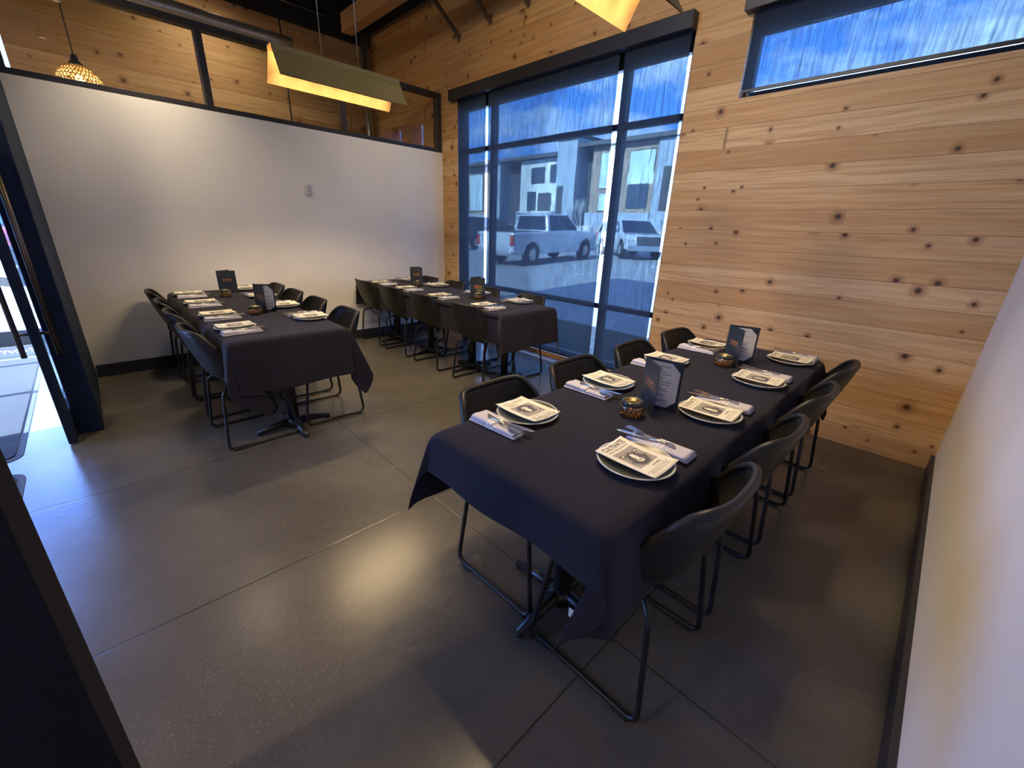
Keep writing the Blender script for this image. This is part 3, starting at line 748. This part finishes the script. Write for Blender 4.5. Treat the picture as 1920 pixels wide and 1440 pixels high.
# ------------------------------------------------------------------ folders and candles
def menu_folder(spine, e1, e2, label, page=True):
    H = .213; t = thing('menu_folder', label, 'menu folder', (spine[0], spine[1], TZ+.001))
    Wd = .155
    def ang(e): return math.atan2(e[1]-spine[1], e[0]-spine[0])
    a1, a2 = ang(e1), ang(e2)
    for k, (a, other) in enumerate(((a1, a2), (a2, a1))):
        nrm = a+PI/2
        inward = 1 if math.sin(other-a) > 0 else -1
        mtx = Matrix.Rotation(a, 4, 'Z')
        cv = obj('cover_panel', lambda b: add_box(b, .0, Wd, -.0012, .0012, 0, H), m_cover, t, bevel=.0005); cv.data.transform(mtx)
        pg = obj('menu_page', lambda b: add_prism(b, [(.012, .012), (Wd-.045, .012), (Wd-.010, .045), (Wd-.010, H-.045), (Wd-.045, H-.012), (.012, H-.012)], 1, inward*.0013, inward*.0019), m_page, cv); pg.data.transform(mtx)
        def ln(b):
            rnd = random.Random(4)
            z = H-.03
            while z > .03:
                w_ = rnd.uniform(.045, .10) if z < H-.035 else .085
                add_box(b, .02, .02+w_, min(inward*.0019, inward*.0022), max(inward*.0019, inward*.0022), z, z+.0022); z -= .0072 if rnd.random() < .75 else .011
        tl = obj('menu_text', ln, m_ink, pg); tl.data.transform(mtx)
        if k == 0:
            m4 = mtx @ Matrix.Translation((Wd*.5, -inward*.0016, H*.60)) @ Matrix.Rotation(PI/2, 4, 'X') @ (Matrix.Rotation(PI, 4, 'Y') if inward < 0 else Matrix.Identity(4))
            lt = text_mesh('cover_lettering', 'CULTIVATE', .020, m_copper, t, m4, .72, .0004); lt.parent = cv
            rl = obj('cover_rule', lambda b: add_box(b, Wd*.26, Wd*.74, min(-inward*.0014, -inward*.0018), max(-inward*.0014, -inward*.0018), H*.60-.017, H*.60-.0145), m_copper, cv); rl.data.transform(mtx)
    return t
menu_folder((4.548, -2.232), (4.668, -2.342), (4.702, -2.214), 'open navy menu folder standing on the front table, nearer the camera')
menu_folder((4.520, -1.215), (4.640, -1.325), (4.675, -1.165), 'open navy menu folder standing at the far end of the front table')
menu_folder((1.535, -2.925), (1.715, -2.885), (1.640, -2.795), 'open navy menu folder standing on the left table, nearer the camera')
menu_folder((.400, -2.955), (.415, -2.800), (.310, -2.830), 'navy menu folder standing on the left table near the partition')
menu_folder((.655, -.985), (.775, -.880), (.640, -.840), 'dark menu folder standing on the window table near the partition')
menu_folder((1.900, -1.035), (2.020, -.930), (1.880, -.885), 'dark menu folder standing on the window table, nearer the camera')
def make_candle():
    t = thing('candle_jar', 'x', 'candle holder')
    obj('jar', lambda b: add_lathe(b, [(0, .002), (.034, .002), (.045, .010), (.0475, .028), (.0455, .044), (.041, .051)], 28), m_jar, t, True, solid=.002)
    obj('rim', lambda b: add_lathe(b, [(.043, .048), (.046, .055), (.042, .064), (.034, .066), (.033, .062), (.039, .056)], 28), mat('dark_glazed_rim', (.03, .035, .03), .25), t, True)
    return t
def make_tea():
    t = thing('tea_light', 'x', 'candle')
    obj('wax', lambda b: add_lathe(b, [(0, 0), (.019, 0), (.019, .016), (0, .015)], 16), m_wax, t, True)
    obj('flame', lambda b: add_lathe(b, [(0, .015), (.0045, .021), (.0055, .027), (.003, .036), (0, .044)], 10), m_flame, t, True)
    return t
cj, cf = make_candle(), [False]; tl, tf = make_tea(), [False]
for x, y, wh in ((4.590, -2.375, 'beside the nearer menu folder of the front table'), (4.570, -1.350, 'beside the far menu folder of the front table'),
                 (1.675, -2.965, 'beside the nearer menu folder of the left table'), (.655, -2.955, 'at the partition end of the left table'),
                 (.840, -1.000, 'at the partition end of the window table'), (2.000, -1.010, 'beside the nearer menu folder of the window table')):
    place(cj, cf, (x, y, TZ+.001), rn.uniform(0, 6), 'dark mercury glass candle jar '+wh, 'candle jars')
    place(tl, tf, (x, y, TZ+.008), 0, 'lit tea light inside the jar '+wh, 'tea lights')
    interior_light('candle_light', 'POINT', (x, y, TZ+.046), .35, (1, .6, .2), .008)

# ------------------------------------------------------------------ entrance: open glass door, mats, storefront
dr = thing('glass_door', 'open black framed glass entrance door with long pull handles', 'door', (.62, -4.135, 0))
def leaf(b):
    add_box(b, .0, .09, -.022, .022, .01, 2.3); add_box(b, .89, .98, -.022, .022, .01, 2.3); add_box(b, .09, .89, -.022, .022, .01, .20); add_box(b, .09, .89, -.022, .022, 2.2, 2.3)
obj('door_frame', leaf, m_door, dr, bevel=.003); box('door_glass', .09, .89, -.004, .004, .20, 2.2, m_glass, dr)
for sg in (1, -1):
    h_ = obj('pull_handle', lambda b: add_tube(b, [(.93, sg*.075, .60), (.93, sg*.075, 1.9)], .014, 12), mat('bronze_handle', (.16, .13, .11), .3, .8) if sg == 1 else bpy.data.materials['bronze_handle'], dr, True)
    for z in (.74, 1.78): obj('standoff', lambda b: add_tube(b, [(.93, sg*.022, z), (.93, sg*.075, z)], .009, 10), bpy.data.materials['bronze_handle'], h_, True)
def mat_thing(label, x0, x1, y0, y1, r=.08):
    t = thing('floor_mat', label, 'floor mat', ((x0+x1)/2, (y0+y1)/2, 0))
    a, b_ = (x1-x0)/2, (y1-y0)/2
    def rr(a, b_, r, n=5):
        P = []
        for cx, cy, s in ((a-r, b_-r, 0), (-a+r, b_-r, 1), (-a+r, -b_+r, 2), (a-r, -b_+r, 3)):
            for k in range(n+1): q = (s+k/n)*PI/2; P.append((cx+r*math.cos(q), cy+r*math.sin(q)))
        return P
    obj('rubber_border', lambda b: add_prism(b, rr(a, b_, r), 2, 0, .004), m_matb, t); obj('carpet', lambda b: add_prism(b, rr(a-.035, b_-.035, r*.7), 2, .004, .010), m_matm, t)
    return t
mat_thing('long dark floor mat in the entrance, reaching to the doorway', -1.15, 1.66, -5.25, -4.36, .1)
mat_thing('dark floor mat nearest the camera at the left edge', 1.85, 3.4, -5.3, -4.33, .1)
lm = mat_thing('dark logo floor mat at the outer glass doors', -1.80, -1.22, -5.1, -4.25, .05)
text_mesh('logo_lettering', 'CULTIVATE', .2, m_page, lm, Matrix.Translation((0, 0, .011)) @ Matrix.Rotation(PI/2, 4, 'Z'), .6, .003)
sf = tag(thing('window_4', 'glazed vestibule storefront at the far left', 'storefront'), kind='structure')
def sfr(b):
    for y in (-4.15, -5.0, -5.85, -6.6, -7.26): add_box(b, XF-.06, XF, y-.035, y+.035, 0, 3.9)
    add_box(b, XF-.06, XF, -7.3, -4.11, .0, .17); add_box(b, XF-.06, XF, -7.3, -4.11, 2.45, 2.53); add_box(b, XF-.06, XF, -7.3, -4.11, 3.85, 3.95)
    add_box(b, XF-.05, XF-.01, -5.0, -4.11, 2.5, 3.9)  # opaque panel added to block a bright patch of outside light
    for x in (-1.8, -.8, .25, 1.27): add_box(b, x-.03, x+.03, -7.32, -7.26, .0, 3.9)
    add_box(b, XF, 1.3, -7.32, -7.26, 0, .08); add_box(b, XF, 1.3, -7.32, -7.26, 2.45, 2.53); add_box(b, XF, 1.3, -7.32, -7.26, 3.85, 3.95)
obj('window_frame', sfr, m_frame, sf, bevel=.003)
box('pane', XF-.035, XF-.03, -7.26, -4.15, .17, 3.85, m_glass, sf); box('pane', XF, 1.3, -7.295, -7.29, .08, 3.85, m_glass, sf)  # unseen glass area enlarged upward and southward to let in more daylight
struct(box('trim_5', XF-.1, 1.3, -7.34, -7.24, 3.95, ZT, m_black), 'black wall above the vestibule glass', 'trim')
struct(box('trim_6', XF-.1, XF, -7.24, -3.95, 3.95, ZT, m_black), 'black wall above the outer glass doors', 'trim')

# ------------------------------------------------------------------ outside
def asphalt(t, b):
    co = t.coord('Object'); n = t.noise(co, .7, 4); n2 = t.noise(co, 60, 3)
    inp(t.nt, b.inputs['Base Color'], t.mix(t.math('MULTIPLY', t.math('ADD', n, n2), .5), (.27, .29, .30), (.40, .42, .43)))
m_asph = mat('asphalt', rough=.9, build=asphalt)
def lawn(t, b):
    n = t.noise(t.coord('Object'), 9, 5, .7); inp(t.nt, b.inputs['Base Color'], t.ramp(n, [(.35, (.018, .025, .014)), (.62, (.05, .06, .03)), (.74, (.3, .3, .28))]))
m_lawn = mat('dark_planting_bed', rough=.95, build=lawn)
def gz(y): return -.19+.036*y
def ground(b):
    for (ya, yb, za, zb) in ((.16, 60, gz(.16), gz(60)),):
        v = [b.verts.new(p) for p in ((-70, ya, za), (60, ya, za), (60, yb, zb), (-70, yb, zb), (-70, ya, za-.3), (60, ya, za-.3), (60, yb, zb-.3), (-70, yb, zb-.3))]
        for f in ((0, 1, 2, 3), (7, 6, 5, 4), (0, 4, 5, 1), (1, 5, 6, 2), (2, 6, 7, 3), (3, 7, 4, 0)): b.faces.new([v[i] for i in f])
tag(obj('parking_lot', ground, m_asph), 'sunlit grey asphalt parking lot outside the windows', 'parking lot', kind='structure')
tag(box('sidewalk', -30, XF-.12, -20, .16, -.30, -.03, mat('pale_concrete', (.42, .43, .44), .8)), 'pale concrete paving outside the entrance', 'paving', kind='structure')
tag(box('sidewalk', XF-.12, 1.3, -20, -7.35, -.30, -.03, bpy.data.materials['pale_concrete']), 'pale concrete paving along the vestibule glass', 'paving', kind='structure')
tag(obj('planting_bed', lambda b: add_prism(b, [(.2, gz(.2)+.015), (2.3, gz(2.3)+.015), (2.3, gz(2.3)-.05), (.2, gz(.2)-.05)], 0, -1.8, 9), m_lawn), 'dark planting bed right below the big window', 'planting bed', kind='structure')
m_line = mat('white_road_paint', (.75, .75, .73), .8)
for i, (xa, ya, xb, yb) in enumerate(((-3.6, 8.0, -3.0, 13.2), (-5.6, 3.0, -12, 3.0))):
    def pl_(b):
        dd = Vector((xb-xa, yb-ya, 0)).normalized(); nn = Vector((-dd.y, dd.x, 0))*.06
        v = [b.verts.new((q.x, q.y, gz(q.y)+e)) for e in (.004, .012) for q in (Vector((xa, ya, 0))+nn, Vector((xb, yb, 0))+nn, Vector((xb, yb, 0))-nn, Vector((xa, ya, 0))-nn)]
        for f in ((4, 5, 6, 7), (0, 4, 7, 3), (0, 1, 5, 4), (1, 2, 6, 5), (2, 3, 7, 6), (3, 2, 1, 0)): b.faces.new([v[k] for k in f])
    tag(obj('parking_line', pl_, m_line), ('white painted parking line in front of the pickup', 'white painted line along the lot at far left')[i], 'road marking')

# buildings
m_bw = mat('pale_stucco', (.72, .74, .73), .8); m_bt = mat('tan_siding', (.36, .27, .21), .8); m_bg = mat('grey_blue_panel', (.36, .42, .50), .7)
m_bd = mat('dark_recess', (.07, .075, .085), .8); m_roof = mat('dark_roof_edge', (.10, .10, .11), .7); m_bwin = mat('dark_window_glass', (.06, .08, .11), .1)
m_bcurt = mat('bright_window_panels', (.62, .78, .80), .3); m_stone = mat('pale_base_stone', (.62, .62, .6), .8)
def building(label, x0, x1, y, secs, roofz, depth=9, over=.7):
    b0 = gz(y)-.1; t = thing('townhouse', label, 'building', (0, 0, 0))
    for (a, c, z0, z1, m_, dy, nm) in secs: box(nm, a, c, y+dy, y+depth, max(z0, b0) if z0 <= 1 else z0, z1, m_, t)
    box('roof', x0, x1, y-over, y+depth+over, roofz, roofz+.28, m_roof, t)
    return t
def window(t, x0, x1, z0, z1, y, glass=None):
    f = box('window', x0-.06, x1+.06, y-.06, y+.02, z0-.06, z1+.06, m_roof, t); box('pane', x0, x1, y-.075, y-.061, z0, z1, glass or m_bwin, f)
t1 = building('white townhouse block with dark eaves behind the pickup truck', -36.5, -21.2, 28, [(-36.5, -30.3, 0, 7.7, m_bt, .5, 'wall'), (-30.3, -28.9, 0, 8.0, m_bg, -.4, 'pier'), (-28.9, -26.4, 0, 7.7, m_bd, 1.0, 'recess'),
    (-26.4, -21.2, 0, 7.7, m_bw, 0, 'wall'), (-26.4, -21.2, .5, 3.0, m_bg, -.5, 'garage_wall'), (-36.5, -30.3, .5, 3.0, m_bg, -.3, 'garage_wall')], 7.75)
for x0, x1, z0, z1, g_ in ((-24.9, -23.3, 5.75, 7.0, m_bwin), (-22.5, -21.5, 5.75, 7.1, m_bwin), (-25.3, -24.3, 3.4, 4.95, m_bwin), (-23.9, -22.4, 3.3, 4.8, m_bd)): window(t1, x0, x1, z0, z1, 28, g_)
for x0, x1, z0, z1, g_ in ((-34.8, -32.6, 3.4, 7.0, m_bcurt),): window(t1, x0, x1, z0, z1, 28.5, g_)
box('balcony', -26.2, -21.6, 27.3, 28, 3.05, 3.25, m_stone, t1)
t2 = building('tall grey stair tower between the townhouse blocks', -21.2, -19.1, 27.2, [(-21.2, -19.1, 0, 8.9, m_bg, 0, 'wall')], 8.95, 9, .5)
window(t2, -20.95, -20.4, 1.6, 5.2, 27.2, m_bd)
t3 = building('tan townhouse block behind the white vehicle', -19.1, -10.2, 28, [(-19.1, -18.0, 0, 8.1, m_bd, 1.0, 'recess'), (-18.0, -12.0, 0, 8.1, m_bt, 0, 'wall'), (-12.0, -10.2, 0, 8.1, m_bg, -.3, 'wall'), (-18, -12, .5, 3.1, m_bg, -.5, 'garage_wall')], 8.15)
for x0, x1, z0, z1, g_ in ((-17.1, -15.8, 5.0, 7.6, m_bcurt), (-14.4, -12.3, 5.3, 7.5, m_bcurt), (-17.0, -15.9, 3.3, 4.6, m_bcurt), (-14.3, -12.6, 3.5, 5.2, m_bwin)): window(t3, x0, x1, z0, z1, 28, g_)
box('band', -14.5, -12.2, 27.93, 28, 5.15, 5.9, m_bw, t3)
window(t3, -11.3, -10.7, 3.3, 6.2, 27.7, m_bd)
t4 = building('further tan townhouse hidden behind the cedar wall', -10.2, 14, 28.6, [(-10.2, -4, 0, 7.7, m_bt, 0, 'wall'), (-4, 3, 0, 7.7, m_bw, 0, 'wall'), (3, 14, 0, 7.7, m_bt, 0, 'wall')], 7.75)
for k in range(6): window(t4, -9+k*3.6, -7.6+k*3.6, 5.2, 7, 28.6)

# cars
m_carw = mat('silver_white_paint', (.62, .66, .72), .25, .2, Coat_Weight=.6); m_card = mat('dark_paint', (.05, .06, .075), .25, .2, Coat_Weight=.6); m_carr = mat('red_paint', (.6, .05, .08), .3)
m_cglass = mat('tinted_glass', (.03, .04, .055), .08); m_tyre = mat('tyre', (.02, .02, .022), .8); m_rim = mat('alloy', (.6, .6, .62), .3, .8); m_light = mat('red_lens', (.5, .03, .03), .2); m_hl = mat('clear_lens', (.8, .82, .85), .15)
def vehicle(name, label, loc, rz, kind, paint):
    """local: x = forward, y = left, length ~5.8 pickup / 4.9 suv"""
    t = thing(name, label, 'car' if kind != 'pickup' else 'pickup truck', loc, rz)
    hw = .98
    if kind == 'pickup':
        wx = (-1.85, 2.05); lower = [(-3.05, .55), (-3.05, 1.28), (-.95, 1.30), (-.6, 1.30), (1.35, 1.30), (2.75, 1.18), (2.98, .95), (3.0, .5)]
        green = [(-.85, 1.28), (-.72, 1.93), (-.45, 1.98), (.75, 1.96), (1.62, 1.28)]; R = .42
    else:
        wx = (-1.45, 1.5); lower = [(-2.4, .45), (-2.42, 1.15), (1.25, 1.18), (2.3, 1.08), (2.45, .8), (2.45, .4)]
        green = [(-2.35, 1.13), (-2.1, 1.75), (-1.8, 1.80), (.55, 1.78), (1.35, 1.15)]; R = .38
    bot = []
    for cx in wx[::-1]:
        bot += [(cx+R*1.18*math.cos(q*PI/8), .42+R*1.18*math.sin(q*PI/8)) for q in range(0, 9)]
    obj('body', lambda b: add_prism(b, lower+bot, 1, -hw, hw), paint, t, bevel=.06)
    def cab(b):
        A_ = [b.verts.new((x, -hw*(.96 if z < 1.4 else .78), z)) for x, z in green]; B_ = [b.verts.new((x, hw*(.96 if z < 1.4 else .78), z)) for x, z in green]
        b.faces.new(A_); b.faces.new(B_[::-1])
        for i in range(len(green)): b.faces.new([A_[i], B_[i], B_[(i+1) % len(green)], A_[(i+1) % len(green)]])
    obj('cab', cab, paint, t, bevel=.04)
    zb, zt = (1.33, 1.90) if kind == 'pickup' else (1.2, 1.70)
    xb0, xt0, xt1, xb1 = (green[0][0]+.12, green[1][0]+.12, green[-2][0]-.06, green[-1][0]-.25)
    for sg in (1, -1):
        for k, (f0, f1) in enumerate(((.02, .47), (.52, .98))):
            def gl(b, f0=f0, f1=f1):
                L = lambda f, z: (xb0+(xb1-xb0)*f if z < 1.5 else xt0+(xt1-xt0)*f)
                yb, yt = sg*hw*.97, sg*hw*.80
                for off in (0,): b.faces.new([b.verts.new(p) for p in ((L(f0, 0), yb, zb), (L(f1, 0), yb, zb), (L(f1, 9), yt, zt), (L(f0, 9), yt, zt))])
            obj('side_window', gl, m_cglass, t, solid=.02)
    def ws(b):
        for (x0_, z0_, x1_, z1_) in ((green[-1][0]+.02, green[-1][1]+.04, green[-2][0]+.02, green[-2][1]-.04),):
            b.faces.new([b.verts.new(p) for p in ((x0_, -hw*.86, z0_), (x0_, hw*.86, z0_), (x1_, hw*.72, z1_), (x1_, -hw*.72, z1_))])
    obj('windshield', ws, m_cglass, t, solid=.03)
    def rw(b):
        x0_, z0_, x1_, z1_ = green[0][0]-.02, green[0][1]+.08, green[1][0]-.02, green[1][1]-.05
        b.faces.new([b.verts.new(p) for p in ((x0_, -hw*.8, z0_), (x0_, hw*.8, z0_), (x1_, hw*.7, z1_), (x1_, -hw*.7, z1_))])
    obj('rear_window', rw, m_cglass, t, solid=.03)
    fx = lower[-1][0]; bx = lower[0][0]
    box('grille', fx-.02, fx+.03, -.55, .55, .62, 1.0, m_bd, t, .01)
    box('front_bumper', fx-.1, fx+.12, -hw*.96, hw*.96, .36, .60, m_rim, t, .04); box('rear_bumper', bx-.14, bx+.05, -hw*.96, hw*.96, .42, .62, m_rim, t, .04)
    for sg in (1, -1):
        box('headlight', fx-.12, fx+.02, min(sg*.58, sg*.95), max(sg*.58, sg*.95), .82, 1.0, m_hl, t, .02)
        box('taillight', bx-.03, bx+.08, min(sg*.84, sg*1.0), max(sg*.84, sg*1.0), .80, 1.18, m_light, t, .02)
        box('side_mirror', green[-1][0]-.45, green[-1][0]-.30, min(sg*.98, sg*1.22), max(sg*.98, sg*1.22), 1.28, 1.46, paint, t, .03)
        for cx in wx:
            wl = obj('wheel', lambda b: add_tube(b, [(cx, sg*.74, R), (cx, sg*.97, R)], R, 24), m_tyre, t)
            obj('wheel_rim', lambda b: add_tube(b, [(cx, sg*.90, R), (cx, sg*.985, R)], R*.62, 5), m_rim, wl)
    if kind == 'pickup': box('truck_bed', -2.95, -.98, -hw*.86, hw*.86, 1.281, 1.300, m_bd, t)
    return t
def gpos(x, y): return (x, y, gz(y))
v = vehicle('pickup_truck', 'silver white crew-cab pickup truck parked outside the big window', gpos(-7.75, 10.85), math.radians(92), 'pickup', m_carw); v.rotation_euler = (0, -math.atan(.036), math.radians(94))
v = vehicle('parked_suv', 'white vehicle parked facing the window behind the right shade', (-6.64, 16.2, gz(16.2)), math.radians(-38), 'suv', m_carw)
v = vehicle('parked_suv', 'dark vehicle parked at the left beyond the narrow shade', gpos(-15.5, 14.5), math.radians(80), 'suv', m_card)
v = vehicle('parked_car', 'red car parked outside the entrance doors', (-9.5, -6.3, -.03), math.radians(75), 'suv', m_carr)
# bare tree
def tree(b):
    rnd = random.Random(9)
    def br(p, d, L, r, lv):
        q = p+d*L; add_tube(b, [p, (p+q)/2+Vector((rnd.uniform(-.05, .05), 0, 0)), q], [r, r*.8, r*.6], 6)
        if lv: 
            for _ in range(4):
                nd = (d+Vector((rnd.uniform(-.8, .8), rnd.uniform(-.8, .8), rnd.uniform(-.1, .5)))).normalized(); br(p+d*L*rnd.uniform(.5, 1), nd, L*.62, r*.5, lv-1)
    br(Vector((0, 0, 0)), Vector((0, 0, 1)), 2.0, .08, 4)
bt = obj('bare_tree', tree, mat('pale_bark', (.45, .45, .44), .8), None, True, loc=(-14.6, 22.5, gz(22.5)-.1)); tag(bt, 'leafless pale tree in front of the tan townhouse', 'tree')
tag(box('low_wall', -36, -8, 24.6, 24.9, gz(24.6)-.1, gz(24.6)+1.3, m_stone), 'long pale low wall behind the parked vehicles', 'wall')
